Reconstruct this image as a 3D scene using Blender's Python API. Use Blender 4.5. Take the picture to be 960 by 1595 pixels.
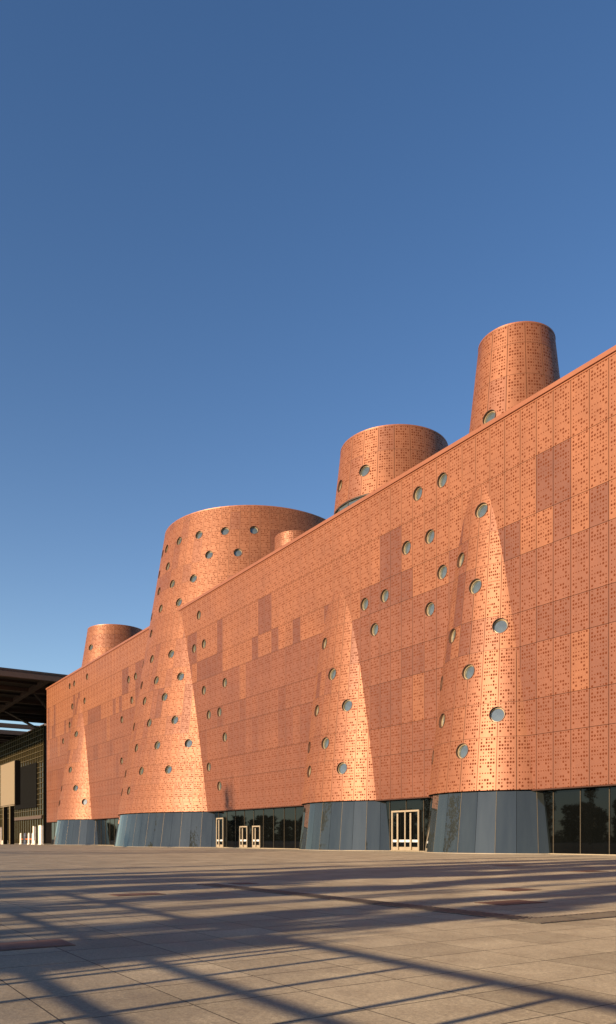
import bpy, bmesh, math, random
from mathutils import Vector, Matrix
random.seed(7)
R = math.radians

# ------------------------------------------------------------------ camera, sky, sun
SC = bpy.context.scene
for o in list(bpy.data.objects):
    bpy.data.objects.remove(o)
COL = SC.collection
D = 41.136                       # distance from the camera to the copper facade
SUN_EL, SUN_DX, SUN_DY = 14.0, 0.114, -0.9935      # direction towards the sun on plan

cam_d = bpy.data.cameras.new('camera')
cam = bpy.data.objects.new('camera', cam_d); COL.objects.link(cam)
cam.location = (0, 0, 1.0)
cam.rotation_euler = (R(90), 0, R(90 - 33.1886))
cam_d.sensor_fit = 'VERTICAL'; cam_d.sensor_height = 36; cam_d.lens = 27.536
cam_d.shift_y = 509.5 / 1595
cam_d.clip_end = 6000
SC.camera = cam

world = bpy.data.worlds.new('World'); SC.world = world; world.use_nodes = True
wn = world.node_tree.nodes; wl = world.node_tree.links
bg = wn['Background']
sky = wn.new('ShaderNodeTexSky'); sky.sky_type = 'NISHITA'; sky.sun_disc = False
sky.sun_elevation = R(SUN_EL); sky.sun_rotation = math.atan2(SUN_DX, SUN_DY)
sky.altitude = 0; sky.air_density = 1.0; sky.dust_density = 0.4; sky.ozone_density = 5.5
# pale haze low in the sky, the same all round
tc = wn.new('ShaderNodeTexCoord'); sz = wn.new('ShaderNodeSeparateXYZ'); wl.new(tc.outputs['Generated'], sz.inputs[0])
hz = wn.new('ShaderNodeMath'); hz.operation = 'MAXIMUM'; wl.new(sz.outputs[2], hz.inputs[0]); hz.inputs[1].default_value = 0
hd = wn.new('ShaderNodeMath'); hd.operation = 'DIVIDE'; wl.new(hz.outputs[0], hd.inputs[0]); hd.inputs[1].default_value = -0.16
he = wn.new('ShaderNodeMath'); he.operation = 'EXPONENT'; wl.new(hd.outputs[0], he.inputs[0])
hc = wn.new('ShaderNodeVectorMath'); hc.operation = 'SCALE'; hc.inputs[0].default_value = (3.3, 3.4, 2.2); wl.new(he.outputs[0], hc.inputs['Scale'])
ha = wn.new('ShaderNodeVectorMath'); ha.operation = 'ADD'; wl.new(sky.outputs[0], ha.inputs[0]); wl.new(hc.outputs[0], ha.inputs[1])
wl.new(ha.outputs[0], bg.inputs[0]); bg.inputs[1].default_value = 0.085

sun_d = bpy.data.lights.new('sun', 'SUN'); sun_d.energy = 5.0; sun_d.angle = R(0.5)
sun_d.color = (1.0, 0.72, 0.44)
sun = bpy.data.objects.new('sun', sun_d); COL.objects.link(sun)
ce = math.cos(R(SUN_EL))
sdir = Vector((SUN_DX * ce, SUN_DY * ce, math.sin(R(SUN_EL))))
sun.rotation_euler = sdir.to_track_quat('Z', 'Y').to_euler()
sun.location = sdir * 200

SC.view_settings.view_transform = 'Standard'; SC.view_settings.look = 'None'
SC.view_settings.exposure = 0.95; SC.view_settings.gamma = 1.0
SC.view_settings.use_curve_mapping = False

# ------------------------------------------------------------------ helpers
def empty(name, loc=(0, 0, 0), parent=None):
    o = bpy.data.objects.new(name, None); COL.objects.link(o); o.location = loc
    if parent: o.parent = parent
    return o

def tag(o, label=None, cat=None, group=None, kind=None):
    if label: o['label'] = label
    if cat: o['category'] = cat
    if group: o['group'] = group
    if kind: o['kind'] = kind
    return o

def obj(name, me, parent=None, loc=None, rot=None):
    o = bpy.data.objects.new(name, me); COL.objects.link(o)
    if parent: o.parent = parent
    if loc is not None: o.location = loc
    if rot is not None: o.rotation_euler = rot
    return o

class MB:
    """collects vertices and faces for one mesh"""
    def __init__(s): s.v = []; s.f = []; s.uv = []; s.sh = []; s.mi = []
    def face(s, pts, uv=None, sh=1.0, mi=0):
        n = len(s.v); s.v += [tuple(p) for p in pts]; s.f.append(tuple(range(n, n + len(pts))))
        s.uv += list(uv) if uv else [(-1, -1)] * len(pts); s.sh += [sh] * len(pts); s.mi.append(mi)
    def box(s, x0, x1, y0, y1, z0, z1, sh=1.0, mi=0, M=None, skip=''):
        P = [(x0,y0,z0),(x1,y0,z0),(x1,y1,z0),(x0,y1,z0),(x0,y0,z1),(x1,y0,z1),(x1,y1,z1),(x0,y1,z1)]
        if M is not None: P = [tuple(M @ Vector(p)) for p in P]
        for k, q in (('b',(0,3,2,1)),('t',(4,5,6,7)),('f',(0,1,5,4)),('r',(1,2,6,5)),('k',(2,3,7,6)),('l',(3,0,4,7))):
            if k not in skip: s.face([P[i] for i in q], sh=sh, mi=mi)
    def tube(s, p0, p1, r0, r1, n=8, sh=1.0, mi=0, cap=True):
        p0 = Vector(p0); p1 = Vector(p1); z = (p1 - p0)
        if z.length < 1e-6: return
        z.normalize(); a = z.orthogonal().normalized(); b = z.cross(a)
        A = [p0 + (a*math.cos(2*math.pi*i/n) + b*math.sin(2*math.pi*i/n))*r0 for i in range(n)]
        B = [p1 + (a*math.cos(2*math.pi*i/n) + b*math.sin(2*math.pi*i/n))*r1 for i in range(n)]
        for i in range(n):
            j = (i+1) % n; s.face([A[i], A[j], B[j], B[i]], sh=sh, mi=mi)
        if cap: s.face(A[::-1], sh=sh, mi=mi); s.face(B, sh=sh, mi=mi)
    def mesh(s, name, mats, weld=False, smooth=False):
        me = bpy.data.meshes.new(name); me.from_pydata(s.v, [], s.f)
        if any(u != (-1, -1) for u in s.uv):
            l = me.uv_layers.new(name='UVMap')
            l.data.foreach_set('uv', [c for u in s.uv for c in u])
        a = me.attributes.new('shade', 'FLOAT', 'CORNER'); a.data.foreach_set('value', s.sh)
        for m in (mats if isinstance(mats, (list, tuple)) else [mats]): me.materials.append(m)
        me.polygons.foreach_set('material_index', s.mi)
        if weld:
            bm = bmesh.new(); bm.from_mesh(me); bmesh.ops.remove_doubles(bm, verts=bm.verts, dist=1e-4); bm.to_mesh(me); bm.free()
        if smooth: me.polygons.foreach_set('use_smooth', [True]*len(me.polygons))
        me.update(); return me

class NT:
    """tiny node builder"""
    def __init__(s, name):
        s.m = bpy.data.materials.new(name); s.m.use_nodes = True
        s.n = s.m.node_tree.nodes; s.l = s.m.node_tree.links; s.b = s.n['Principled BSDF']
    def put(s, sock, v):
        if isinstance(v, bpy.types.NodeSocket): s.l.new(v, sock)
        else: sock.default_value = v
    def math(s, op, a, b=0.0, c=None, clamp=False):
        n = s.n.new('ShaderNodeMath'); n.operation = op; n.use_clamp = clamp
        s.put(n.inputs[0], a); s.put(n.inputs[1], b)
        if c is not None: s.put(n.inputs[2], c)
        return n.outputs[0]
    def noise(s, scale, vec=None, detail=3, rough=.55):
        n = s.n.new('ShaderNodeTexNoise'); n.inputs['Scale'].default_value = scale
        n.inputs['Detail'].default_value = detail; n.inputs['Roughness'].default_value = rough
        if vec is not None: s.l.new(vec, n.inputs['Vector'])
        return n.outputs[0]
    def coord(s, w='Object'): return s.n.new('ShaderNodeTexCoord').outputs[w]
    def pos(s): return s.n.new('ShaderNodeNewGeometry').outputs['Position']
    def mapping(s, vec, sc):
        n = s.n.new('ShaderNodeMapping'); s.l.new(vec, n.inputs[0]); n.inputs['Scale'].default_value = sc; return n.outputs[0]
    def mix(s, f, a, b, bt='MIX'):
        n = s.n.new('ShaderNodeMix'); n.data_type = 'RGBA'; n.blend_type = bt
        s.put(n.inputs[0], f); s.put(n.inputs[6], a); s.put(n.inputs[7], b); return n.outputs[2]
    def rng(s, v, a, b, c, d):
        n = s.n.new('ShaderNodeMapRange'); s.l.new(v, n.inputs[0])
        for i, x in enumerate((a, b, c, d)): n.inputs[i+1].default_value = x
        return n.outputs[0]
    def scale(s, col, f):
        n = s.n.new('ShaderNodeVectorMath'); n.operation = 'SCALE'; s.put(n.inputs[0], col); s.put(n.inputs['Scale'], f); return n.outputs[0]
    def bump(s, h, st=.3, dist=.02):
        n = s.n.new('ShaderNodeBump'); n.inputs['Strength'].default_value = st; n.inputs['Distance'].default_value = dist
        s.l.new(h, n.inputs['Height']); s.l.new(n.outputs[0], s.b.inputs['Normal'])
    def set(s, **k):
        for a, v in k.items(): s.put(s.b.inputs[a.replace('_', ' ')], v)
        return s.m

def simple(name, col, rough=.6, metal=0.0, var=.12, nsc=3.0, spec=.5):
    t = NT(name); n = t.noise(nsc, t.coord())
    f = t.rng(n, .3, .7, 1 - var, 1 + var)
    t.set(Base_Color=t.scale((*col,), f), Roughness=rough, Metallic=metal)
    t.b.inputs['Specular IOR Level'].default_value = spec
    return t.m

# ------------------------------------------------------------------ materials
PW = 1.384
BIG = ['001001', '101010', '110100', '101110', '000010', '000000', '110010', '000111', '100100', '000010',
       '000010', '000001', '001100', '100110', '010000', '100001']
SML = ['100110', '000100', '001000', '010001', '010101', '111111', '001001', '111000', '000010', '000000',
       '111101', '100000', '110000', '010001', '000101', '000110']

COPPER = (0.25, 0.098, 0.046)
def copper(name, attr):
    t = NT(name)
    uv = t.coord('UV'); sp = t.n.new('ShaderNodeSeparateXYZ'); t.l.new(uv, sp.inputs[0])
    um = t.math('MULTIPLY', sp.outputs[0], PW)
    c = t.math('DIVIDE', t.math('SUBTRACT', um, .10), .2)
    ci = t.math('FLOOR', c); fx = t.math('MULTIPLY', t.math('SUBTRACT', t.math('FRACT', c), .5), .2)
    rw = t.math('MULTIPLY', sp.outputs[1], 16); ri = t.math('FLOOR', rw)
    fy = t.math('MULTIPLY', t.math('SUBTRACT', t.math('FRACT', rw), .5), .235)
    d = t.math('SQRT', t.math('ADD', t.math('MULTIPLY', fx, fx), t.math('MULTIPLY', fy, fy)))
    ramp = t.n.new('ShaderNodeValToRGB'); cr = ramp.color_ramp; cr.interpolation = 'CONSTANT'
    for i in range(16):
        e = cr.elements[i] if i < 2 else cr.elements.new(i/16)
        e.position = i/16
        g = int(BIG[i][::-1], 2)/64; s = int(SML[i][::-1], 2)/64
        e.color = (g, s, 0, 1)
    t.l.new(t.math('ADD', t.math('DIVIDE', ri, 16), 1/32), ramp.inputs[0])
    rs = t.n.new('ShaderNodeSeparateColor'); t.l.new(ramp.outputs[0], rs.inputs[0])
    p2 = t.math('POWER', 2.0, ci)
    inr = t.math('MULTIPLY', t.math('GREATER_THAN', ci, -.5), t.math('LESS_THAN', ci, 5.5))
    inr = t.math('MULTIPLY', inr, t.math('GREATER_THAN', sp.outputs[1], 0.0))
    def bit(ch):
        return t.math('FLOORED_MODULO', t.math('FLOOR', t.math('ADD', t.math('DIVIDE', t.math('MULTIPLY', ch, 64), p2), .001)), 2)
    b = bit(rs.outputs[0]); s = bit(rs.outputs[1])
    rad = t.math('ADD', t.math('MULTIPLY', b, .076), t.math('MULTIPLY', s, .046))
    m = t.math('MULTIPLY', t.rng(t.math('SUBTRACT', d, rad), -.008, .008, 1, 0), inr)
    m = t.math('MULTIPLY', m, t.math('GREATER_THAN', rad, .01))
    if attr:
        a = t.n.new('ShaderNodeAttribute'); a.attribute_name = 'shade'; sh = a.outputs['Fac']
    else:
        oi = t.n.new('ShaderNodeObjectInfo'); q = t.n.new('ShaderNodeSeparateColor'); t.l.new(oi.outputs['Color'], q.inputs[0]); sh = q.outputs[0]
    pos = t.pos()
    w = t.noise(.35, pos, 4); st = t.noise(1.0, t.mapping(pos, (2.2, 2.2, .12)), 3)
    sh2 = t.math('MULTIPLY', sh, t.math('MULTIPLY', t.rng(w, .3, .7, .94, 1.06), t.rng(st, .3, .7, .95, 1.05)))
    # the darker anodised panels lean to red-brown
    tint = t.mix(t.rng(sh, .7, 1.0, 1, 0), (*COPPER, 1), (COPPER[0]*1.0, COPPER[1]*.97, COPPER[2]*1.22, 1))
    base = t.scale(tint, sh2)
    colr = t.mix(m, base, (0.105, 0.029, 0.012, 1))
    rg = t.math('ADD', t.rng(w, .3, .7, .49, .56), t.math('MULTIPLY', m, .25))
    t.set(Base_Color=colr, Metallic=t.math('SUBTRACT', .30, t.math('MULTIPLY', m, .25)), Roughness=rg)
    t.b.inputs['IOR'].default_value = 1.55
    t.l.new(t.math('SUBTRACT', .5, t.math('MULTIPLY', m, .42)), t.b.inputs['Specular IOR Level'])
    t.bump(m, .5, -.01)
    return t.m
M_PANEL = copper('copper_panel_single', False)
M_PANELJ = copper('copper_panel_joined', True)
M_CORN = simple('copper_cornice', (.29, .112, .057), .45, .3, .06, .6)
M_BACK = simple('dark_backing', (.06, .02, .012), .8, 0, .1)
M_SOFFIT = simple('soffit', (.045, .035, .03), .7)
M_ROOF = simple('roof_membrane', (.18, .17, .16), .85)

def glass(name, col, ior, rough=.02, wavy=.05):
    t = NT(name)
    n = t.noise(.9, t.mapping(t.coord(), (1.5, 1.5, .15)), 3)
    t.set(Base_Color=t.scale((*col,), t.rng(n, .3, .7, .8, 1.25)), Roughness=rough)
    t.b.inputs['IOR'].default_value = ior
    n2 = t.noise(.5, t.coord(), 2); 
    if wavy: t.bump(n2, wavy, .02)
    return t.m
M_GLASS = glass('dark_glass', (.0025, .003, .003), 1.36)
M_HGLASS = glass('hall_glass', (.022, .018, .008), 1.35, .08)
M_CGLASS = glass('coated_glass', (.022, .027, .028), 1.58, .0, 0)
M_PGLASS = glass('porthole_glass', (.07, .09, .09), 2.2, .06)
M_ALU = simple('champagne_aluminium', (.42, .35, .25), .42, .4, .06)
M_RING = simple('porthole_ring', (.42, .345, .225), .45, .3, .08)
M_TUBE = simple('porthole_reveal', (.12, .06, .04), .6, .3)
M_WRAIL = simple('pale_rail', (.62, .66, .68), .4, .2)
M_DARKST = simple('dark_steel', (.05, .04, .035), .55, .3)
M_CANOPY = simple('bronze_canopy', (.085, .058, .044), .6, .2)
M_CAN2 = simple('canopy_louvre', (.018, .013, .011), .7)
M_GOLD = simple('bronze_mullion', (.22, .16, .07), .5, .4)
M_HMULL = simple('hall_mullion', (.10, .075, .03), .5, .3)
M_MULL = simple('slim_mullion', (.12, .10, .07), .5, .3)
M_WHITE = simple('white_post', (.78, .72, .62), .5)
M_ORANGE = simple('orange_chain', (.65, .16, .04), .5)
M_SCREEN = simple('screen_face', (.20, .155, .095), .6, 0, .04)
M_RAILM = simple('railing_steel', (.35, .35, .35), .35, .8)

def paving(name, mode):
    t = NT(name); pos = t.pos()
    if mode == 'obj':
        oi = t.n.new('ShaderNodeObjectInfo'); q = t.n.new('ShaderNodeSeparateColor'); t.l.new(oi.outputs['Color'], q.inputs[0]); sh = q.outputs[0]
    else:
        a = t.n.new('ShaderNodeAttribute'); a.attribute_name = 'shade'; sh = a.outputs['Fac']
    g = t.noise(75, pos, 3, .75); st = t.noise(.55, pos, 5, .6); st2 = t.noise(3.1, pos, 4, .65); fine = t.noise(28, pos, 3, .6)
    f = t.math('MULTIPLY', sh, t.rng(g, .3, .7, .68, 1.32))
    f = t.math('MULTIPLY', f, t.rng(st, .3, .72, .72, 1.2))
    f = t.math('MULTIPLY', f, t.rng(st2, .3, .7, .84, 1.14)); f = t.math('MULTIPLY', f, t.rng(fine, .3, .7, .78, 1.22))
    blot = t.rng(t.noise(1.7, pos, 6, .7), .60, .72, 0, .55)
    c = t.mix(blot, t.scale((.20, .176, .134), f), t.scale((.115, .095, .07), f))
    t.set(Base_Color=c, Roughness=t.rng(st2, .3, .7, .6, .8)); t.b.inputs['Specular IOR Level'].default_value = .35; t.b.inputs['Diffuse Roughness'].default_value = .8
    h = t.math('ADD', t.math('MULTIPLY', g, .5), fine)
    t.bump(h, .28, .006)
    return t.m
M_SLAB = paving('granite_slab_single', 'obj'); M_SLABJ = paving('granite_slab_joined', 'attr')
def far_paving():
    t = NT('granite_plaza'); pos = t.pos()
    br = t.n.new('ShaderNodeTexBrick'); t.l.new(pos, br.inputs['Vector']); br.offset = 0
    br.inputs['Scale'].default_value = 1; br.inputs['Brick Width'].default_value = .68; br.inputs['Row Height'].default_value = .79
    br.inputs['Mortar Size'].default_value = .006; br.inputs['Color1'].default_value = (.215, .19, .145, 1); br.inputs['Color2'].default_value = (.195, .17, .13, 1)
    br.inputs['Mortar'].default_value = (.08, .07, .055, 1)
    st = t.noise(.4, pos, 5, .6)
    t.set(Base_Color=t.scale(br.outputs[0], t.rng(st, .3, .7, .8, 1.12)), Roughness=.72); t.b.inputs['Diffuse Roughness'].default_value = .8
    return t.m
M_PLAZA = far_paving()
M_JOINT = simple('joint_mortar', (.045, .038, .03), .9)
M_COVER = simple('rusty_cover', (.105, .055, .04), .7, .2, .25, 5)
M_GRATE = simple('cast_grate', (.10, .09, .075), .6, .3)
M_PIT = simple('drain_pit', (.02, .02, .02), .9)
M_UNLIT = simple('unlit_black', (.004, .004, .004), .9, spec=.1)  # near-black colour standing in for shade on sides and in an opening
M_BARK = simple('bark', (.09, .07, .05), .9, 0, .3, 4)
def leafm(name, c):
    t = NT(name); n = t.noise(.8, t.pos(), 3)
    t.set(Base_Color=t.scale((*c,), t.rng(n, .3, .7, .6, 1.4)), Roughness=.6); return t.m
M_LEAF = leafm('leaf', (.07, .075, .025)); M_LEAF2 = leafm('leaf_pine', (.04, .06, .025))

# ------------------------------------------------------------------ ground: plaza and slabs
mb = MB(); mb.face([(-2500, -2500, -.03), (2500, -2500, -.03), (2500, 2500, -.03), (-2500, 2500, -.03)])
plaza = tag(obj('plaza', mb.mesh('plaza', M_PLAZA)), kind='structure')
SX, SY, JT = .68, .79, .010
X_OFF, Y_OFF = -2.97, 3.59
slabs = []
ca, sa = -math.sin(R(33.1886)) , 0
vx, vy = -0.83687, 0.54740
for i in range(-95, 24):
    for j in range(-9, 48):
        x = X_OFF + i*SX; y = Y_OFF + j*SY
        if y + SY > D + 1.4: continue
        cx, cy = x + SX/2, y + SY/2
        dep = cx*vx + cy*vy; lat = cx*vy - cy*vx
        vis = dep > 3.3 and abs(lat/dep) < .42
        slabs.append((dep if vis else 999, x, y))
slabs.sort()
def slab_sh(): return random.choice([1.0, 1.0, .94, 1.05, .87, 1.09]) * random.uniform(.97, 1.03)
def slab_faces(mb, x, y, z, sh=1.0, bottom=False):
    a, b, c, d = x + JT/2, x + SX - JT/2, y + JT/2, y + SY - JT/2; e = .004
    e = .0001; T = [(a+e, c+e, z), (b-e, c+e, z), (b-e, d-e, z), (a+e, d-e, z)]
    M = [(a, c, z-e), (b, c, z-e), (b, d, z-e), (a, d, z-e)]
    B = [(p[0], p[1], -.028) for p in M]
    mb.face(T, sh=sh)
    for k in range(4):
        l = (k+1) % 4
        mb.face([M[k], M[l], T[l], T[k]], sh=sh, mi=1); mb.face([B[k], B[l], M[l], M[k]], sh=sh, mi=1)
smb = MB(); slab_faces(smb, -SX/2, -SY/2, 0)
slab_me = smb.mesh('paving_slab', [M_SLAB, M_JOINT])
bed = MB(); bed.face([(-68, -4, -.0016), (14, -4, -.0016), (14, D+1.3, -.0016), (-68, D+1.3, -.0016)])
tag(obj('joint_bed', bed.mesh('joint_bed', M_JOINT), plaza))
rest = MB()
for k, (dep, x, y) in enumerate(slabs):
    z = random.uniform(-.00008, .00008)
    if k < 300:
        o = obj('paving_slab', slab_me, plaza, (x + SX/2, y + SY/2, z)); s = slab_sh(); o.color = (s, s, s, 1)
    else:
        slab_faces(rest, x, y, z, slab_sh())
tag(obj('paving_field', rest.mesh('paving_field', [M_SLABJ, M_JOINT]), plaza), kind='stuff')

# ------------------------------------------------------------------ museum
ROWS = [4.30, 7.95, 10.33, 14.06, 16.40, 20.26, 22.65, 26.45, 30.20]
GAPX, GAPZ, TH = .034, .022, .05
PORT_R = .56
museum = tag(empty('museum_building', (-90, D, 0)),
             'long copper-orange perforated metal museum with cone towers and round porthole windows', 'building')
def child(name, me, parent):
    o = obj(name, me); o.parent = parent
    o.matrix_parent_inverse = Matrix.Translation(-Vector(parent_loc(parent)))
    return o
def parent_loc(p):
    v = Vector(p.location); q = p
    return v
def place(o, parent):
    """parent while keeping the world place (parents are never rotated)"""
    w = Vector((0, 0, 0)); p = parent
    while p is not None: w += Vector(p.location); p = p.parent
    o.parent = parent; o.location = Vector(o.location) - w
    return o
def part(name, mb_or_me, mats, parent, **k):
    me = mb_or_me.mesh(name, mats, **k) if isinstance(mb_or_me, MB) else mb_or_me
    return place(obj(name, me), parent)

facade = place(empty('facade_wall', (-90, D, 4.3)), museum)
XL, XR = -156.4, 12.0
col_edges = []
x = -29.68
while x + PW < XR: x += PW
while x > XL + .4: col_edges.append(x); x -= PW
col_edges.append(XL)                # from right to left
# backing wall and building body
mb = MB(); mb.box(XL, XR, D + .36, D + .8, 4.36, 30.1, skip='')
part('backing_wall', mb, M_BACK, facade)
mb = MB(); mb.box(XL + .02, XR, D + .81, D + 62, 4.4, 29.7)
part('rear_block', mb, M_ROOF, museum)
mb = MB(); mb.box(XL - .12, XR, D - .14, D + .9, 30.215, 30.52); mb.box(XL - .04, XR, D - .03, D + .9, 30.1, 30.214)
part('cornice', mb, M_CORN, museum)
mb = MB(); mb.box(XL, XL + .3, D + .07, D + 62, 4.3, 30.1)
part('end_wall', mb, M_CORN, museum)
mb = MB(); mb.box(XL, XR, D + .06, D + 4, 4.22, 4.30)
part('soffit', mb, M_SOFFIT, museum)
mb = MB(); mb.box(XL, XR, D - .005, D + .07, 4.24, 4.296)  # dark strip drawn for the shadow line under the panels
part('bottom_shadow_trim', mb, M_BACK, museum)

WALLPORT = [(-44.25,28.3),(-47.04,28.3),(-45.64,24.45),(-48.42,24.45),(-44.25,21.3),(-45.64,18.83),(-51.2,21.3),(-53.96,21.3),(-52.58,18.8),
 (-87.2,28.3),(-85.8,24.5),(-88.56,24.5),(-80.3,18.91),(-85.8,18.91),(-81.65,15.74),(-84.45,15.78),(-80.3,12.68),(-84.45,9.58),(-81.65,7.15),
 (-130.93,28.39),(-138.2,28.45),(-140.91,28.44),(-132.33,24.54),(-139.39,24.56),(-140.99,21.5),(-145.1,19.0),(-108.45,24.53),(-111.27,24.54),(-109.95,21.32),(-114.15,19.0),(-114.21,12.78)]
# cone towers: axis x, y, radius at ground, taper, top height, panels round below / above the roof
CONES = {1: (-40.55, 45.17, 6.99, .111, 37.95, 30, 15), 2: (-58.10, 47.81, 9.30, .111, 37.93, 46, 23),
         3: (-98.00, 55.23, 20.0, .164, 43.39, 88, 66), 4: (-136.14, 48.13, 11.02, .157, 38.14, 46, 23)}
CONEPORT = {1: [(-80.7,31.3),(-82.5,24.46),(-106.7,21.43),(-83.2,18.92),(-60.1,15.71),(-107.9,15.86),(-84,12.77),(-60.5,9.5),(-110.8,9.67),(-84.4,7.16),(-124.6,12.68),(-127.6,7.16)],
 2: [(-68,34.06),(-104.1,33.9),(-101.7,19.01),(-86.3,15.8),(-70.6,12.7),(-103.1,12.82),(-87.2,9.57),(-71.4,7.16),(-105.4,7.23),(-112.5,9.58)],
 3: [(-78,40.1),(-62.5,40.05),(-46.5,40),(-30.6,40),(-93.1,40.1),(-54.8,37.06),(-38.9,37),(-86.7,37.2),(-63.1,34.2),(-78.8,34.29),(-94.6,34.33),(-71.2,31.4),(-87.5,31.48),(-96.6,28.65),
  (-72,24.59),(-88.7,24.72),(-64.4,21.38),(-80.7,21.5),(-98.7,21.7),(-72.7,19.01),(-89.6,19.15),(-64.9,15.82),(-81.4,15.93),(-100.9,16.16),(-73.3,12.81),(-56.9,12.72),(-90.5,12.94),
  (-65.3,9.58),(-82.1,9.7),(-102.3,9.79),(-91.6,7.32),(-104.1,7.35),(-102,40.1),(-101.5,37.19),(-103.5,31.42),(-106.5,25.04)],
 4: [(-70.4,34.22),(-76.9,19.03),(-78.6,12.86),(-64.8,9.62),(-99.1,9.79),(-51.4,7.22),(-97.1,7.24)]}

def inside_cone(x, z, m=.15):
    for k, (cx, cy, r0, kk, zt, n1, n2) in CONES.items():
        if math.hypot(x - cx, D - cy) < r0 - kk*z - m: return True
    return False

# --- porthole pieces (built once, in a frame where +Z points out of the wall)
def ring_mesh(name, prof, mat, n=28):
    mb = MB()
    for i in range(n):
        a, b = 2*math.pi*i/n, 2*math.pi*(i+1)/n
        for (r0, z0), (r1, z1) in zip(prof, prof[1:]):
            mb.face([(r0*math.cos(a), r0*math.sin(a), z0), (r0*math.cos(b), r0*math.sin(b), z0), (r1*math.cos(b), r1*math.sin(b), z1), (r1*math.cos(a), r1*math.sin(a), z1)])
    return mb.mesh(name, mat, weld=True)
tube_me = ring_mesh('porthole_reveal', [(PORT_R, -.34), (PORT_R - .004, .03), (PORT_R - .03, .03), (PORT_R - .03, -.24)], M_TUBE)
frame_me = ring_mesh('porthole_frame', [(PORT_R - .03, -.26), (PORT_R - .035, -.17), (PORT_R - .10, -.155), (PORT_R - .12, -.25)], M_RING)
gm = MB(); rr = PORT_R - .09; n = 28
gm.face([(rr*math.cos(2*math.pi*i/n), rr*math.sin(2*math.pi*i/n), -.235) for i in range(n)])
pglass_me = gm.mesh('porthole_glass', M_PGLASS)
def porthole(parent, p, nrm):
    rot = Vector(nrm).to_track_quat('Z', 'Y').to_euler()
    for nm, me in (('porthole_reveal', tube_me), ('porthole_frame', frame_me), ('porthole_glass', pglass_me)):
        place(obj(nm, me, None, p, rot), parent)
cutters = []
def cutter(p, nrm):
    mb = MB(); q = Vector(nrm).normalized(); mb.tube(Vector(p) - q*.5, Vector(p) + q*.5, PORT_R - .006, PORT_R - .006, 28)
    o = obj('porthole_cutter', mb.mesh('porthole_cutter', M_BACK, weld=True)); cutters.append((o, Vector(p))); return o

# --- flat wall panels
def wall_panel(mb, x0, x1, z0, z1, y, sh=1.0):
    """front with rounded-off edge and returns; uv.x across, uv.y in pattern rows from the top"""
    a, b, c, d = x0 + GAPX/2, x1 - GAPX/2, z0 + GAPZ/2, z1 - GAPZ/2; e = .008
    U = lambda X: (X - x0)/PW
    V = lambda Z: max((z1 - Z)/.2345/16, .0005)
    F = [(a+e, y, c+e), (b-e, y, c+e), (b-e, y, d-e), (a+e, y, d-e)]
    mb.face(F, [(U(p[0]), V(p[2])) for p in F], sh)
    M = [(a, y+e, c), (b, y+e, c), (b, y+e, d), (a, y+e, d)]; B = [(p[0], y + TH, p[2]) for p in M]
    for k in range(4):
        l = (k+1) % 4
        mb.face([M[k], M[l], F[l], F[k]], [(-1, -1)]*4, sh); mb.face([B[k], B[l], M[l], M[k]], [(-1, -1)]*4, sh)
    mb.face(B[::-1], [(-1, -1)]*4, sh)

def colpx(c): return c
LIGHT, MID, DARK, DEEP = 1.03, .77, .65, .55
rs = random.Random(11)
ncol = len(col_edges) - 1
base_c = next(i for i, e in enumerate(col_edges) if abs(e + 29.68) < .01)    # seam at x=-29.68
def shade(c, r):
    k = c - base_c            # 0 is the column just left of x=-29.68
    fixed = {(3,6):DARK,(2,6):DARK,(3,5):LIGHT,(4,5):LIGHT,(2,5):MID*.92,(1,5):LIGHT,(0,5):DARK,(5,5):DARK,(6,5):DARK,(-1,5):LIGHT,
             (3,3):DARK,(2,3):DARK,(1,2):LIGHT*.95,(0,2):DARK*1.08,(14,6):DARK,(15,6):DARK,(13,5):DARK,(14,5):DARK,(15,5):DARK,(12,5):LIGHT,(11,5):LIGHT,(10,5):LIGHT*.98,(16,5):DARK,
             (12,3):DARK,(16,2):DARK,(17,2):MID*1.05,(18,2):DARK,(14,2):DARK,(15,2):DARK,(13,2):MID*1.06,(12,2):LIGHT*.95,
             (29,6):DARK,(30,6):DARK,(28,5):DARK,(27,5):LIGHT,(31,5):DARK,(32,5):LIGHT,(33,4):LIGHT*.96,(37,6):DARK,(37,5):DARK,(36,5):LIGHT,(42,6):DARK,(43,6):DARK,(43,5):DARK,(41,5):DARK,(44,5):MID,(45,5):DARK,(42,5):LIGHT}
    if (k, r) in fixed: return fixed[(k, r)]
    u = rs.random()
    if r >= 7: return LIGHT*rs.uniform(.985, 1.01)
    if r == 6: return DARK if (k > 45 and u < .22) else LIGHT*rs.uniform(.98, 1.0)
    if r == 5: return (DARK if u < .42 else LIGHT*.99) if k > 18 else (MID if u < .3 else LIGHT*.99)
    if r == 4: return LIGHT*.95 if (u < .12 and k > 20) else MID*rs.uniform(.985, 1.01)
    if r == 3: return DARK if u < .12 else MID*rs.uniform(.98, 1.04)
    if r == 2: return DARK*1.05 if u < .28 else MID*rs.uniform(.99, 1.05)
    return MID*rs.uniform(.97, 1.0)

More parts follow.
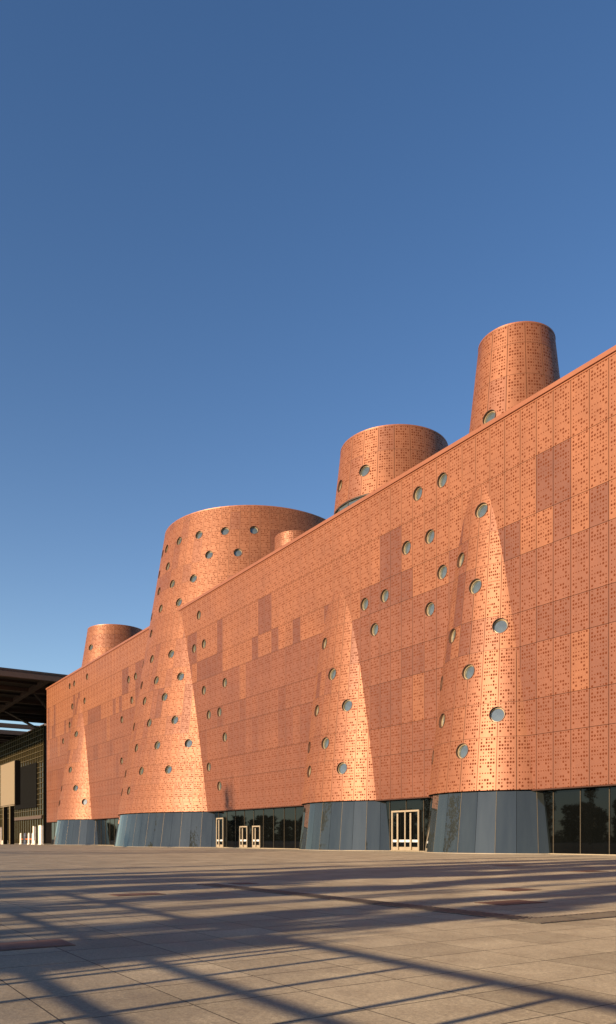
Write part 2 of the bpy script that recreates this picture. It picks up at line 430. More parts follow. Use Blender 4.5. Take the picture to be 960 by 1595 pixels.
tall_me = MB(); wall_panel(tall_me, -PW/2, PW/2, -1.9, 1.9, 0)
panel_cache = {}
rest = MB(); singles = 0; to_cut = []; wall_objs = []
NEAR = []
for _k, _c in CONES.items():
    for _a, _z in CONEPORT[_k]:
        _p = (_c[0] + (_c[2] - _c[3]*_z)*math.cos(R(_a)), _c[1] + (_c[2] - _c[3]*_z)*math.sin(R(_a)), _z)
        if D - .75 < _p[1] < D + .5 and _z < 30: NEAR.append((_p[0], _p[2]))
for c in range(ncol):
    x1, x0 = col_edges[c], col_edges[c+1]; k = c - base_c
    ports = [(px, pz) for px, pz in WALLPORT if x0 - PORT_R < px < x1 + PORT_R]
    for r in range(8):
        z0, z1 = ROWS[r], ROWS[r+1]
        if all(inside_cone(X, Z) for X in (x0, x1) for Z in (z0, z1)): continue
        sh = shade(c, r)
        hit = [(px, pz) for px, pz in ports if x0 - PORT_R < px < x1 + PORT_R and z0 - PORT_R < pz < z1 + PORT_R]
        single = k >= -1 and singles < 296
        near = any(x0 - PORT_R < px < x1 + PORT_R and z0 - PORT_R < pz < z1 + PORT_R for px, pz in NEAR)
        if hit or near:
            mb = MB(); wall_panel(mb, x0, x1, z0, z1, D, sh)
            o = obj('panel', mb.mesh('panel', M_PANEL if single else M_PANELJ, weld=True)); o.color = (sh, sh, sh, 1)
            to_cut.append((o, hit, single, facade)); singles += single
            wall_objs.append((o, x0, x1, z0, z1))
        elif single:
            if r not in panel_cache:
                mb = MB(); wall_panel(mb, -PW/2, PW/2, z0, z1, 0); panel_cache[r] = mb.mesh('panel', M_PANEL)
            o = place(obj('panel', panel_cache[r], None, ((x0 + x1)/2, D, 0)), facade); o.color = (sh, sh, sh, 1); singles += 1
        else:
            wall_panel(rest, x0, x1, z0, z1, D, sh)
wall_cut = {}
for px, pz in WALLPORT:
    wall_cut[(px, pz)] = cutter((px, D, pz), (0, -1, 0)); porthole(facade, (px, D, pz), (0, -1, 0))
for o, hit, single, par in to_cut:
    for h in hit:
        m = o.modifiers.new('cut', 'BOOLEAN'); m.operation = 'DIFFERENCE'; m.solver = 'EXACT'; m.object = wall_cut[h]

# --- cone towers
CONE_LABEL = {1: 'slim copper cone tower with tall narrow chimney top beside the double glass door',
              2: 'copper cone tower whose wide drum top carries a glazed ring band',
              3: 'largest copper cone tower, rising far above the roof with many portholes',
              4: 'smallest-looking copper cone tower near the screen and the canopy'}
def cone_pt(C, th, z, off=0.0):
    cx, cy, r0, kk = C[:4]; r = r0 - kk*z + off
    return Vector((cx + r*math.cos(th), cy + r*math.sin(th), z))
def cone_panel(mb, C, t0, t1, z0, z1, sh, wid, seg=3):
    g0 = GAPX/2; e = .006
    def P(f, z, off):
        r = C[2] - C[3]*z; gt = g0/r
        return cone_pt(C, t0 + gt + (t1 - t0 - 2*gt)*f, z, off)
    a, b = z0 + GAPZ/2, z1 - GAPZ/2
    for i in range(seg):
        f0, f1 = i/seg, (i+1)/seg
        q = [P(f0, a, 0), P(f1, a, 0), P(f1, b, 0), P(f0, b, 0)]
        V0, V1 = (z1 - a)/.2345/16, .001
        mb.face(q, [(f0*wid, V0), (f1*wid, V0), (f1*wid, V1), (f0*wid, V1)], sh)
        n = [(-1, -1)]*4
        mb.face([P(f0, b, 0), P(f1, b, 0), P(f1, b, -TH), P(f0, b, -TH)], n, sh)
        mb.face([P(f1, a, 0), P(f0, a, 0), P(f0, a, -TH), P(f1, a, -TH)], n, sh)
        mb.face([P(f1, a, -TH), P(f0, a, -TH), P(f0, b, -TH), P(f1, b, -TH)], n, sh)
    n = [(-1, -1)]*4
    mb.face([P(0, a, 0), P(0, b, 0), P(0, b, -TH), P(0, a, -TH)], n, sh)
    mb.face([P(1, b, 0), P(1, a, 0), P(1, a, -TH), P(1, b, -TH)], n, sh)

def cone_normals(me, C):
    cx, cy, kk = C[0], C[1], C[3]; ns = [None]*len(me.loops)
    for p in me.polygons:
        c = p.center; a = Vector((c.x - cx, c.y - cy, 0)).normalized(); an = Vector((a.x, a.y, kk)).normalized()
        front = p.normal.dot(an) > .97
        for li in p.loop_indices:
            if front:
                v = me.vertices[me.loops[li].vertex_index].co; a = Vector((v.x - cx, v.y - cy, 0)).normalized(); ns[li] = Vector((a.x, a.y, kk)).normalized()
            else: ns[li] = p.normal.copy()
    me.polygons.foreach_set('use_smooth', [True]*len(me.polygons))
    me.normals_split_custom_set(ns)
tower_roots = {}
for k, C in CONES.items():
    cx, cy, r0, kk, zt, n1, n2 = C
    T = place(empty('cone_tower', (cx, cy, 0)), museum); T['label'] = CONE_LABEL[k]; tower_roots[k] = T
    # dark inner shell, top cap and copper rim
    mb = MB(); n = 72
    for i in range(n):
        a, b = 2*math.pi*i/n, 2*math.pi*(i+1)/n
        mb.face([cone_pt(C, a, 4.36, -.36), cone_pt(C, b, 4.36, -.36), cone_pt(C, b, zt - .02, -.36), cone_pt(C, a, zt - .02, -.36)])
    mb.face([cone_pt(C, 2*math.pi*i/n, zt - .5, -.34) for i in range(n)])
    part('inner_shell', mb, M_BACK, T, weld=False)
    mb = MB()
    for i in range(n):
        a, b = 2*math.pi*i/n, 2*math.pi*(i+1)/n
        pr = [(.03, zt - .12), (.03, zt), (-.42, zt), (-.42, zt - .5)]
        for (o0, z0), (o1, z1) in zip(pr, pr[1:]):
            f = lambda th, o_, z_: Vector((cx + (r0 - kk*zt + o_)*math.cos(th), cy + (r0 - kk*zt + o_)*math.sin(th), z_))
            mb.face([f(a, o0, z0), f(b, o0, z0), f(b, o1, z1), f(a, o1, z1)])
    part('top_rim', mb, M_CORN, T)
    mb = MB()      # underside lip where copper meets glass
    for i in range(n):
        a, b = 2*math.pi*i/n, 2*math.pi*(i+1)/n
        mb.face([cone_pt(C, a, 4.29, -.005), cone_pt(C, b, 4.29, -.005), cone_pt(C, b, 4.36, -.7), cone_pt(C, a, 4.36, -.7)])
    part('bottom_lip', mb, M_SOFFIT, T)
    rows = [(ROWS[i], ROWS[i+1], n1) for i in range(8)]
    z = 30.20; hs = [3.8, 2.36]; i = 0
    if k == 2: z = 31.8
    while z < zt - .5:
        h = hs[i % 2]; z1 = min(z + h, zt - .1)
        if zt - .1 - z1 < .6: z1 = zt - .1
        rows.append((z, z1, n2)); z = z1; i += 1
    ports = [(R(a), z, cone_pt(C, R(a), z)) for a, z in CONEPORT[k]]
    nslope = lambda th: Vector((math.cos(th), math.sin(th), kk)).normalized()
    pc = []
    for th, z, p in ports:
        pc.append(cutter(p, nslope(th))); porthole(T, p, nslope(th))
        for wo, x0, x1, z0, z1 in wall_objs:
            if D - .75 < p.y < D + .5 and x0 - PORT_R < p.x < x1 + PORT_R and z0 - PORT_R < z < z1 + PORT_R:
                m = wo.modifiers.new('cut', 'BOOLEAN'); m.operation = 'DIFFERENCE'; m.solver = 'EXACT'; m.object = pc[-1]
    rest_c = MB(); rc = random.Random(k*5)
    cand = []
    for (z0, z1, nn) in rows:
        ph = 0.0
        for j in range(nn):
            t0 = 2*math.pi*(j + ph)/nn - math.pi; t1 = t0 + 2*math.pi/nn
            pb = [cone_pt(C, t0, z0), cone_pt(C, t1, z0)]
            if z0 < 30.0 and min(p.y for p in pb) > D + .3: continue
            mid = cone_pt(C, (t0 + t1)/2, (z0 + z1)/2)
            u = rc.random()
            sh = LIGHT*rc.uniform(.96, 1.0)
            if z0 < 30 and 13 < z0: sh = DARK if u < .07 else MID*1.08 if u < .3 else sh
            elif z0 < 13: sh = MID*1.2 if u < .4 else sh*.97
            else: sh = MID*1.1 if u < .12 else sh
            if z0 < 22 and k != 3: sh = min(sh, LIGHT*.97)
            # facing the viewing side of the plaza?
            fac = (Vector((cx, cy, 0)) - mid).xy.dot(Vector((-mid.x, -mid.y)))
            faces = (mid.x - cx)*(-mid.x) + (mid.y - cy)*(-mid.y) > 0
            cand.append((z0, z1, nn, t0, t1, sh, faces))
    vis = [q for q in cand if q[6]]
    for q in cand:
        z0, z1, nn, t0, t1, sh, faces = q
        hits = []
        for (th, z, p), c_ in zip(ports, pc):
            dth = (th - (t0 + t1)/2 + math.pi) % (2*math.pi) - math.pi
            rr_ = r0 - kk*z
            if abs(dth)*rr_ < PORT_R + (t1 - t0)/2*rr_ and z0 - PORT_R < z < z1 + PORT_R: hits.append(c_)
        wid = 1.0
        single = faces and k in (1, 2, 3)
        if hits or single:
            mb = MB(); cone_panel(mb, C, t0, t1, z0, z1, sh, wid, 3)
            o = obj('panel', mb.mesh('panel', M_PANEL if single else M_PANELJ, weld=True)); o.color = (sh, sh, sh, 1)
            if hits:
                for c_ in hits:
                    m = o.modifiers.new('cut', 'BOOLEAN'); m.operation = 'DIFFERENCE'; m.solver = 'EXACT'; m.object = c_
                to_cut.append((o, None, single, (T, rest_c, C)))
            else: cone_normals(o.data, C); place(o, T)
        else:
            cone_panel(rest_c, C, t0, t1, z0, z1, sh, wid, 3)
    tower_roots[k] = (T, rest_c)

# apply the cuts
dg = bpy.context.evaluated_depsgraph_get(); dg.update()
joined_extra = {}
done = []
for o, hit, single, par in to_cut:
    me = bpy.data.meshes.new_from_object(o.evaluated_get(dg)); done.append((o, me, single, par))
for o, me, single, par in done:
    o.modifiers.clear(); o.data = me
    root = par[0] if isinstance(par, tuple) else par
    if isinstance(par, tuple) and single: cone_normals(me, par[2])
    if single: place(o, root)
    else:
        dst = par[1] if isinstance(par, tuple) else rest
        uvl = me.uv_layers.active.data; sh = o.color[0]
        for p in me.polygons:
            dst.face([me.vertices[i].co for i in p.vertices], [tuple(uvl[li].uv) for li in p.loop_indices], sh)
        bpy.data.objects.remove(o)
for o, p in cutters: bpy.data.objects.remove(o)
tag(part('panel_field', rest, M_PANELJ, facade), kind='stuff')
for k, (T, rc_) in tower_roots.items():
    if rc_.f:
        o = tag(part('panel_field', rc_, M_PANELJ, T), kind='stuff'); cone_normals(o.data, CONES[k])

# --- glass bases of the cones
YG = D + .7
for k, C in CONES.items():
    T = tower_roots[k][0]; cx, cy, r0, kk, zt, n1, n2 = C
    for j in range(n1):
        t0 = 2*math.pi*j/n1 - math.pi; t1 = t0 + 2*math.pi/n1
        P = [cone_pt(C, t, z, -.22) for t, z in ((t0, .03), (t1, .03), (t1, 4.34), (t0, 4.34))]
        if min(p.y for p in P) > YG + .05: continue
        mb = MB()
        c = sum(P, Vector())/4
        e = .012
        tx = (P[1] - P[0]).normalized()
        Q = [P[0] + tx*e, P[1] - tx*e, P[2] - tx*e, P[3] + tx*e]
        nrm = (Q[1] - Q[0]).cross(Q[3] - Q[0]).normalized()
        B = [q - nrm*.03 for q in Q]
        mb.face(Q)
        for i in range(4):
            l = (i+1) % 4; mb.face([B[i], B[l], Q[l], Q[i]])
        mb.face(B[::-1])
        part('glass_pane', mb, M_CGLASS, T)
        if j % 2 == 0:
            mb = MB(); a, b = P[0] - nrm*.012, P[3] - nrm*.012
            mb.tube(a, b, .013, .013, 6); part('pane_frame', mb, M_GOLD, T)
    mb = MB(); n = 72
    for i in range(n):
        a, b = 2*math.pi*i/n, 2*math.pi*(i+1)/n
        mb.face([cone_pt(C, a, 0, -.1), cone_pt(C, b, 0, -.1), cone_pt(C, b, .05, -.12), cone_pt(C, a, .05, -.12)])
        mb.face([cone_pt(C, a, .05, -.12), cone_pt(C, b, .05, -.12), cone_pt(C, b, .05, -.4), cone_pt(C, a, .05, -.4)])
    part('base_sill', mb, M_ALU, T)
    mb = MB()
    for i in range(n):
        a, b = 2*math.pi*i/n, 2*math.pi*(i+1)/n
        mb.face([cone_pt(C, a, 0, -.5), cone_pt(C, b, 0, -.5), cone_pt(C, b, 4.35, -.5), cone_pt(C, a, 4.35, -.5)])
    part('base_core', mb, M_SOFFIT, T)

# glazed ring band of the drum tower
C = CONES[2]; T = tower_roots[2][0]
for j in range(23):
    t0 = 2*math.pi*j/23 - math.pi; t1 = t0 + 2*math.pi/23; e = .008
    mb = MB(); mb.face([cone_pt(C, t0+e, 29.6, -.12), cone_pt(C, t1-e, 29.6, -.12), cone_pt(C, t1-e, 31.72, -.12), cone_pt(C, t0+e, 31.72, -.12)])
    part('band_glass', mb, M_PGLASS, T)
    mb = MB(); mb.tube(cone_pt(C, t0, 29.6, -.1), cone_pt(C, t0, 31.75, -.1), .04, .04, 6); part('band_mullion', mb, M_DARKST, T)
mb = MB(); n = 72
for i in range(n):
    a, b = 2*math.pi*i/n, 2*math.pi*(i+1)/n
    mb.face([cone_pt(C, a, 31.70, -.02), cone_pt(C, b, 31.70, -.02), cone_pt(C, b, 31.82, -.02), cone_pt(C, a, 31.82, -.02)])
    mb.face([cone_pt(C, a, 31.70, -.3), cone_pt(C, b, 31.70, -.3), cone_pt(C, b, 31.70, -.02), cone_pt(C, a, 31.70, -.02)])
part('band_head', mb, M_DARKST, T)

# small roof drum behind the parapet
Cs = (-76.0, D + 7.0, 3.2, .02, 35.6, 18, 18)
dr = place(empty('roof_drum', (Cs[0], Cs[1], 29.7)), museum); dr['label'] = 'low copper drum peeping over the parapet beside the largest cone tower'
for j in range(18):
    t0 = 2*math.pi*j/18; t1 = t0 + 2*math.pi/18
    for z0, z1 in ((29.8, 33.4), (33.4, 35.5)):
        mb = MB(); cone_panel(mb, Cs, t0, t1, z0, z1, 1, 1, 3); o = part('panel', mb, M_PANEL, dr, weld=True); o.color = (.95, .95, .95, 1)
mb = MB(); mb.face([cone_pt(Cs, 2*math.pi*i/36, 35.5, -.02) for i in range(36)]); part('drum_cap', mb, M_CORN, dr)

# --- recessed ground floor glazing
ww = place(empty('window_wall', (-90, YG, 0)), museum)
WM = 2.125; xs = []
x = -30.11
while x < XR - WM: x += WM
while x > XL: xs.append(x); x -= WM
DOORS = [(-50.99, -47.53, 3.36), (-77.8, -76.0, 2.45), (-74.85, -73.15, 2.45), (-116.3, -110.5, 3.9), (-83.6, -81.8, 3.5)]
def in_base(x0, x1):
    for C in CONES.values():
        if all(math.hypot(X - C[0], YG - C[1]) < C[2] - .6 for X in (x0, x1)): return True
    return False
pane_me = None
for x1, x0 in zip(xs, xs[1:]):
    if in_base(x0, x1): continue
    mb = MB(); mb.box(x0 + .02, x1 - .02, YG, YG + .03, .06, 4.22)
    part('glass_pane', mb, M_GLASS, ww)
    mb = MB(); mb.box(x0 - .014, x0 + .014, YG - .05, YG + .02, .06, 4.22)
    part('mullion', mb, M_MULL, ww)
mb = MB(); mb.box(XL, XR, YG - .07, YG + .06, -.02, .06); part('sill', mb, M_ALU, ww)
for dx0, dx1, h in DOORS:
    dw = place(empty('door', ((dx0 + dx1)/2, YG - .09, 0)), museum)
    y0, y1 = YG - .17, YG - .052
    w = .10
    mb = MB(); mb.box(dx0, dx0 + w, y0, y1, .062, h); mb.box(dx1 - w, dx1, y0, y1, .062, h); mb.box(dx0 + w, dx1 - w, y0 + .002, y1, h - .14, h)
    part('door_frame', mb, M_ALU, dw)
    nl = 2 if dx1 - dx0 > 1.9 else 1
    if dx1 - dx0 > 4: nl = 4
    lw = (dx1 - dx0 - 2*w)/nl
    for i in range(nl):
        a = dx0 + w + i*lw; b = a + lw
        mb = MB(); mb.box(a + .005, a + .07, y0 + .02, y1, .07, h - .145); mb.box(b - .07, b - .005, y0 + .02, y1, .07, h - .145)
        mb.box(a + .07, b - .07, y0 + .024, y1, .07, .36)
        part('door_leaf', mb, M_ALU, dw)
        mb = MB(); mb.box(a + .07, b - .07, y0 + .06, y0 + .075, .36, h - .145); part('door_glass', mb, M_GLASS, dw)
        mb = MB(); mb.box(a + .07, b - .07, y0 + .03, y0 + .058, .75, .95); part('push_bar', mb, M_WRAIL, dw)
        c = (a + b)/2
        mb = MB(); mb.box(c - .09, c + .09, y0 - .10, y0 - .03, .15, h - .25)
        mb.box(c - .02, c + .02, y0 - .03, y0 + .058, .9, 1.0); mb.box(c - .02, c + .02, y0 - .03, y0 + .058, h - .6, h - .5)
        part('pull_handle', mb, M_ALU, dw)

# ------------------------------------------------------------------ ground fittings
def cover(x, y, w, l, label):
    mb = MB(); mb.box(x - w/2, x + w/2, y - l/2, y + l/2, .0025, .007)
    e = .04
    mb.box(x - w/2 + e, x + w/2 - e, y - l/2 + e, y + l/2 - e, .0072, .0095)
    o = obj('access_cover', mb.mesh('access_cover', M_COVER)); tag(o, label, 'cover', 'steel covers let into the paving')
cover(-7.62, 1.55, .55, 1.3, 'dark brown access cover cut off where the railing shadows cross it')
cover(-8.55, 9.4, .6, 1.0, 'rust-brown access cover lying in the shade next to the drain grating')
cover(-10.7, 11.85, .7, .8, 'rust-brown access cover in sunlit paving beyond the drain')
cover(-13.5, 5.15, .5, .9, 'thin brown access cover between two tree shadows')
cover(-15.5, 8.4, .5, .5, 'small brown access cover at the dark end of the drain')
cover(-20.5, 22.4, .7, 1.0, 'faint brown access cover far out towards the slim cone tower')
cover(-15.6, 20.6, .7, 1.1, 'brown access cover in front of the dark window wall')
drain = tag(empty('drain_channel', (-6.5, 7.5, 0)), 'slotted metal drain grating bending round a corner in the paving', 'drain')
def grate(x0, x1, y0, y1, along):
    mb = MB(); z0, z1 = .002, .011
    mb.box(x0, x1, y0, y1, .0015, .004, mi=1)
    if along == 'y':
        n = int((y1 - y0)/.11)
        for i in range(n):
            y = y0 + (i + .2)*.11; mb.box(x0 + .04, x1 - .04, y, y + .05, z0 + .002, z1)
        mb.box(x0, x0 + .04, y0, y1, z0 + .002, z1); mb.box(x1 - .04, x1, y0, y1, z0 + .002, z1)
    else:
        n = int((x1 - x0)/.11)
        for i in range(n):
            x = x0 + (i + .2)*.11; mb.box(x, x + .05, y0 + .04, y1 - .04, z0 + .002, z1)
        mb.box(x0, x1, y0, y0 + .04, z0 + .002, z1); mb.box(x0, x1, y1 - .04, y1, z0 + .002, z1)
    part('grate', mb, [M_GRATE, M_PIT], drain)
for i in range(8): grate(-6.72, -6.22, 7.35 + i*.9, 7.35 + i*.9 + .88, 'y')
for i in range(10): grate(-6.74 - (i+1)*.9, -6.74 - i*.9 - .02, 7.37, 7.83, 'x')

# ------------------------------------------------------------------ railing behind the camera (its shadow crosses the foreground)
TE = math.tan(R(SUN_EL))
rail = tag(empty('railing', (-6, -2.5, 0)), 'steel railing with thin posts throwing striped shadows over the paving', 'railing')
YR = -2.5
xs_posts = [round(q + .29, 2) for q in (-2.81, -3.38, -4.23, -4.93, -5.52, -5.69, -6.4, -7.0, -7.75, -8.5, -9.3, -10.1, -11.0, -11.9, -12.8, -13.7)]
for x in xs_posts + [-1.9, -1.1, -.3, .5]:
    mb = MB(); mb.box(x - .03, x + .03, YR - .02, YR + .02, 0, 1.67); part('post', mb, M_RAILM, rail)
for z, hgt in ((1.67, .058), (1.25, .042), (1.0, .042)):
    mb = MB(); mb.box(-14.2, 1.2, YR + .021, YR + .06, z - hgt, z); part('rail', mb, M_RAILM, rail)

# ------------------------------------------------------------------ trees
def poplar(seed, h, w, nleaf, trunk_h, leafmat, ls=1.0):
    rt = random.Random(seed)
    tr = MB(); tr.tube((0, 0, 0), (0, 0, h*.9), .22, .04, 8)
    tips = []
    for i in range(46):
        z = trunk_h + (h*.95 - trunk_h)*rt.random()**1.0
        f = (z - trunk_h)/(h - trunk_h)
        rad = w*math.sin(math.pi*min(.97, .12 + f*.86))**.5*rt.uniform(.5, 1)
        a = rt.uniform(0, 2*math.pi); up = rad*rt.uniform(.5, 1.2)
        p = Vector((math.cos(a)*rad, math.sin(a)*rad, min(z + up, h))); tr.tube((0, 0, z), p, .05, .012, 5, cap=False); tips.append((Vector((0, 0, z)), p))
    lf = MB()
    for i in range(nleaf):
        a, b = rt.choice(tips); f = rt.random()**.5; c = a.lerp(b, f) + Vector([rt.gauss(0, .28) for _ in range(3)])
        s = rt.uniform(.10, .22)*ls; u = Vector([rt.gauss(0, 1) for _ in range(3)]).normalized(); v = u.orthogonal().normalized()
        q = rt.uniform(0, 6.28); v = v*math.cos(q) + u.cross(v)*math.sin(q); n = u.cross(v)
        lf.face([c - u*s, c + v*s*.6, c + u*s, c - v*s*.6])
    return tr.mesh('trunk', M_BARK), lf.mesh('crown', leafmat)
kinds = {'poplar_d': poplar(9, 16, 1.2, 15000, .4, M_LEAF), 'poplar_a': poplar(1, 16, 1.5, 3600, 1.6, M_LEAF), 'poplar_b': poplar(2, 16, 2.0, 3800, 2.0, M_LEAF), 'round_a': poplar(3, 10, 3.4, 5200, .8, M_LEAF2, 1.9),
         'round_b': poplar(4, 10, 3.0, 4600, .6, M_LEAF2, 1.9), 'sparse': poplar(5, 14, 2.0, 1300, 2.2, M_LEAF)}
def tree(name, kind, x, y, h, label, group, wsc=1.0):
    base = {'p': 16, 'r': 10, 's': 14}[kind[0]]; s = h/base
    t = tag(empty(name, (x, y, -.03)), label, 'tree', group); t.scale = (s*wsc, s*wsc, s); t.rotation_euler.z = random.uniform(0, 6.28)
    tm, cm = kinds[kind]
    for nm, me in (('trunk', tm), ('crown', cm)):
        o = bpy.data.objects.new(nm, me); COL.objects.link(o); o.parent = t
SHX = SUN_DX/-SUN_DY        # x drift per metre towards the sun
def sun_row(xp, y): return xp + SHX*(-y)
GP = 'slender trees lining the street side of the plaza'
for xp, y, h, kind, w in ((-6.75, -15, 13.5, 'poplar_d', .78), (-8.1, -17, 13, 'poplar_d', .7), (-11.75, -17, 14, 'poplar_d', .9), (-9.75, -20, 14, 'sparse', .3), (-14.6, -16, 13.5, 'poplar_d', 1.1), (-16.8, -19, 14, 'poplar_d', 1.15), (-18.8, -17, 14, 'poplar_d', 1.0), (-21.4, -18, 13.5, 'poplar_a', .8),
                      (-25.2, -24, 16, 'sparse', .4), (-50.5, -45, 21, 'poplar_a', .6), (-55.5, -46, 20.7, 'sparse', .8), (-61, -45, 21, 'poplar_b', .6), (-67, -47, 20.5, 'sparse', .7), (-74.5, -45, 28.5, 'sparse', .5),
                      (-84, -46, 21.2, 'poplar_b', .7), (-93, -45, 21.6, 'sparse', .8), (-103, -46, 21.2, 'poplar_a', .8), (-113, -45, 21.5, 'poplar_b', .8), (-124, -44, 21.2, 'poplar_a', .9), (-136.5, -45, 29.5, 'sparse', .6), (-148, -45, 21.0, 'poplar_b', .8)):
    tree('poplar_tree', kind, sun_row(xp, y), y, h, 'slender street tree whose long shadow streaks across the plaza', GP, w)
x = -120
while x > -640:
    tree('broadleaf_tree', random.choice(['round_a', 'round_b']), x, -130 + random.uniform(-10, 10), random.uniform(8.5, 13.5), 'dark bushy tree mirrored in the ground-floor glass', 'dark trees across the street', random.uniform(.9, 1.2))
    x -= random.uniform(3.2, 6.5)

hm = MB(); rh = random.Random(21)
for i in range(60000):
    c = Vector((rh.uniform(-660, -100), -122 + rh.gauss(0, .8), 0)); c.z = rh.uniform(0, 1)*(4.2 + 1.6*math.sin(c.x*.31) + 1.1*math.sin(c.x*.83 + 1))
    sz = rh.uniform(.25, .55); u = Vector([rh.gauss(0, 1) for _ in range(3)]).normalized(); v = u.orthogonal().normalized()
    hm.face([c - u*sz, c + v*sz*.6, c + u*sz, c - v*sz*.6])
tag(obj('hedge', hm.mesh('hedge', M_LEAF2)), 'dark leafy hedge under the trees across the street', 'hedge', kind='stuff')

# ------------------------------------------------------------------ canopy, hall, screen and posts beyond the end of the museum
can = tag(empty('gallery_canopy', (-185, 60, 0)), 'huge dark bronze coffered roof canopy beyond the end of the copper museum', 'canopy')
cxs = [-158 - 14.5*i for i in range(13)]; cys = [8, 25, 42, 59, 76, 93, 110]; Z0, Z1 = 32.3, 33.5
for i, x in enumerate(cxs):
    mb = MB(); mb.box(x - .5, x + .5, cys[0], cys[-1], Z0, Z1); part('beam', mb, M_CANOPY, can)
for y in cys:
    for a, b in zip(cxs, cxs[1:]):
        mb = MB(); mb.box(b + .5, a - .5, y - .5, y + .5, Z0 + .003, Z1 - .003); part('beam', mb, M_CANOPY, can)
for a, b in zip(cxs, cxs[1:]):
    for c, d in zip(cys, cys[1:]):
        if (abs(a + 216) < 1 and c == 42) or (abs(a + 230.5) < 1 and c == 42): continue      # open bays
        mb = MB(); mb.box(b + .5, a - .5, c + .5, d - .5, Z1 - .35, Z1 - .02)
        mb.box((a+b)/2 - .15, (a+b)/2 + .15, c + .5, d - .5, Z1 - .8, Z1 - .35)
        part('coffer', mb, M_CAN2, can)
mb = MB(); mb.box(cxs[0] - .3, cxs[0] + .62, cys[0] - .6, cys[-1] + .6, Z1 + .002, Z1 + .35); part('roof_edge', mb, M_DARKST, can)
mb = MB(); mb.box(cxs[-1], cxs[0] - .32, cys[0] - .6, cys[0] + .5, Z1 + .002, Z1 + .35); part('roof_edge', mb, M_DARKST, can)
for x in (-187,):
    for y in (59, 93):
        col = MB(); col.tube((x, y, 0), (x, y, 24), .9, .7, 12)
        for dx in (-1, 1):
            for dy in (-1, 1):
                col.tube((x, y, 21), (x + dx*14, y + dy*16, Z0), .35, .28, 8)
        part('tree_column', col, M_DARKST, can)

hall = tag(empty('glass_hall', (-215, D + 5, 0)), 'dark glass hall with bronze grid mullions under the gallery canopy', 'building')
HY = D + 5; hx0, hx1, hz = -262, -178, 26.5
mb = MB(); mb.box(hx0, hx1, HY + .3, HY + 40, 0, hz - .2); part('core', mb, M_DARKST, hall)
mb = MB(); mb.box(hx0, hx1, HY + .1, HY + .14, 0, hz); part('glass_wall', mb, M_HGLASS, hall)
x = hx1
while x > hx0:
    mb = MB(); mb.box(x - .055, x + .055, HY - .12, HY + .1, 0, hz); part('mullion', mb, M_HMULL, hall); x -= 2.2
z = 6.4
while z < hz:
    mb = MB(); mb.box(hx0, hx1, HY - .17, HY - .122, z - .05, z + .05); part('transom', mb, M_HMULL, hall); z += 1.2
mb = MB(); mb.box(-206, hx1, HY - .5, HY - .18, 5.6, 6.3); part('entrance_lintel', mb, M_CANOPY, hall)
mb = MB(); mb.box(-204, -183, HY - .30, HY - .20, 8.3, 18.5); part('dark_window', mb, M_UNLIT, hall)  # near-black sheet instead of a recess, for the darkness of the opening

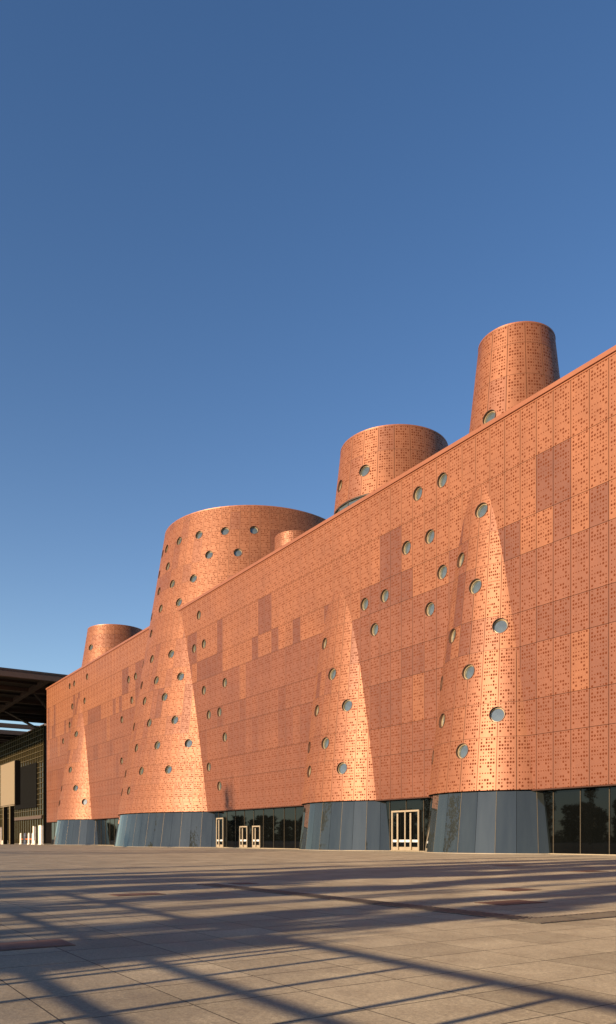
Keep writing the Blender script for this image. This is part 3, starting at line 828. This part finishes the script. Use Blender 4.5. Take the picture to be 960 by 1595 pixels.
scr = tag(empty('display_screen', (-162, 35, 0)), 'blank beige display screen box raised on two posts with sides coloured black as shade', 'screen')
mb = MB(); mb.box(-168.3, -156.0, 35.1, 36.1, 7.6, 16.1); part('cabinet', mb, M_UNLIT, scr)  # box coloured near-black so its side looks unlit
mb = MB(); mb.box(-168.2, -156.05, 35.0, 35.098, 7.7, 16.0); part('screen_face', mb, M_SCREEN, scr)
mb = MB(); mb.box(-168.3, -156.0, 34.97, 35.12, 7.45, 7.598); part('bottom_edge', mb, M_SCREEN, scr)
for x in (-165.8, -160.0):
    mb = MB(); mb.box(x - .3, x + .3, 35.05, 35.8, -.03, 7.44); part('post', mb, M_UNLIT, scr)  # shade of the post sides put into the black colour
    mb = MB(); mb.box(x - .28, x + .28, 35.0, 35.048, 0, 7.44); part('post_lit_front', mb, M_GOLD, scr)  # gold front plate added for the sunlit face of the post
for i, x in enumerate((-163.7, -160.4, -157.2, -154.1)):
    b = tag(empty('barrier_post', (x, 38.0, -.03)), 'white barrier post on an orange chain, ' + ('fourth', 'third', 'second', 'first')[i] + ' from the tall gate pylon', 'post', 'white barrier posts with chain')
    mb = MB(); mb.tube((x, 38, 0), (x, 38, 2.1), .26, .22, 12); mb.tube((x, 38, 2.1), (x, 38, 2.22), .22, .10, 12); part('shaft', mb, M_WHITE, b)
    mb = MB(); mb.tube((x, 38, -.03), (x, 38, .12), .4, .36, 12); part('foot', mb, M_WHITE, b)
    mb = MB(); mb.tube((x, 38, 1.0), (x + (3.1 if i < 3 else 2.4), 38, 1.0), .09, .09, 6); part('chain', mb, M_ORANGE, b)
for x, w, h, lb in ((-151.6, .8, 3.4, 'tall white gate pylon next to the chained posts'), (-146.9, 1.9, 3.5, 'broad white gate pylon beside the last cone tower'), (-161.2, 1.0, 3.3, 'white gate pylon standing under the display screen')):
    yy = 37.6 if x > -155 else 33.5
    g = tag(empty('gate_pylon', (x, yy, -.03)), lb, 'pylon')
    mb = MB(); mb.box(x - w/2, x + w/2, yy - .2, yy + .2, .1, h); part('body', mb, M_WHITE, g)
    mb = MB(); mb.box(x - w/2 - .1, x + w/2 + .1, yy - .3, yy + .3, -.03, .1); part('plinth', mb, M_WHITE, g)
    mb = MB(); mb.box(x - w/2 - .04, x + w/2 + .04, yy - .24, yy + .24, h, h + .08); part('cap', mb, M_ALU, g)
for x, y, lb in ((-167.5, 36.2, 'short white bollard at the outer post of the display screen'), (-160.5, 33.8, 'short white bollard in front of the pylon under the display screen'), (-149.8, 37.2, 'short white bollard between the tall and the broad gate pylon')):
    mb = MB(); mb.tube((0, 0, 0), (0, 0, .7), .16, .14, 12); mb.tube((0, 0, .7), (0, 0, .8), .14, .05, 12)
    o = obj('bollard', mb.mesh('bollard', M_WHITE), None, (x, y, -.03)); tag(o, lb, 'bollard', 'short white bollards')
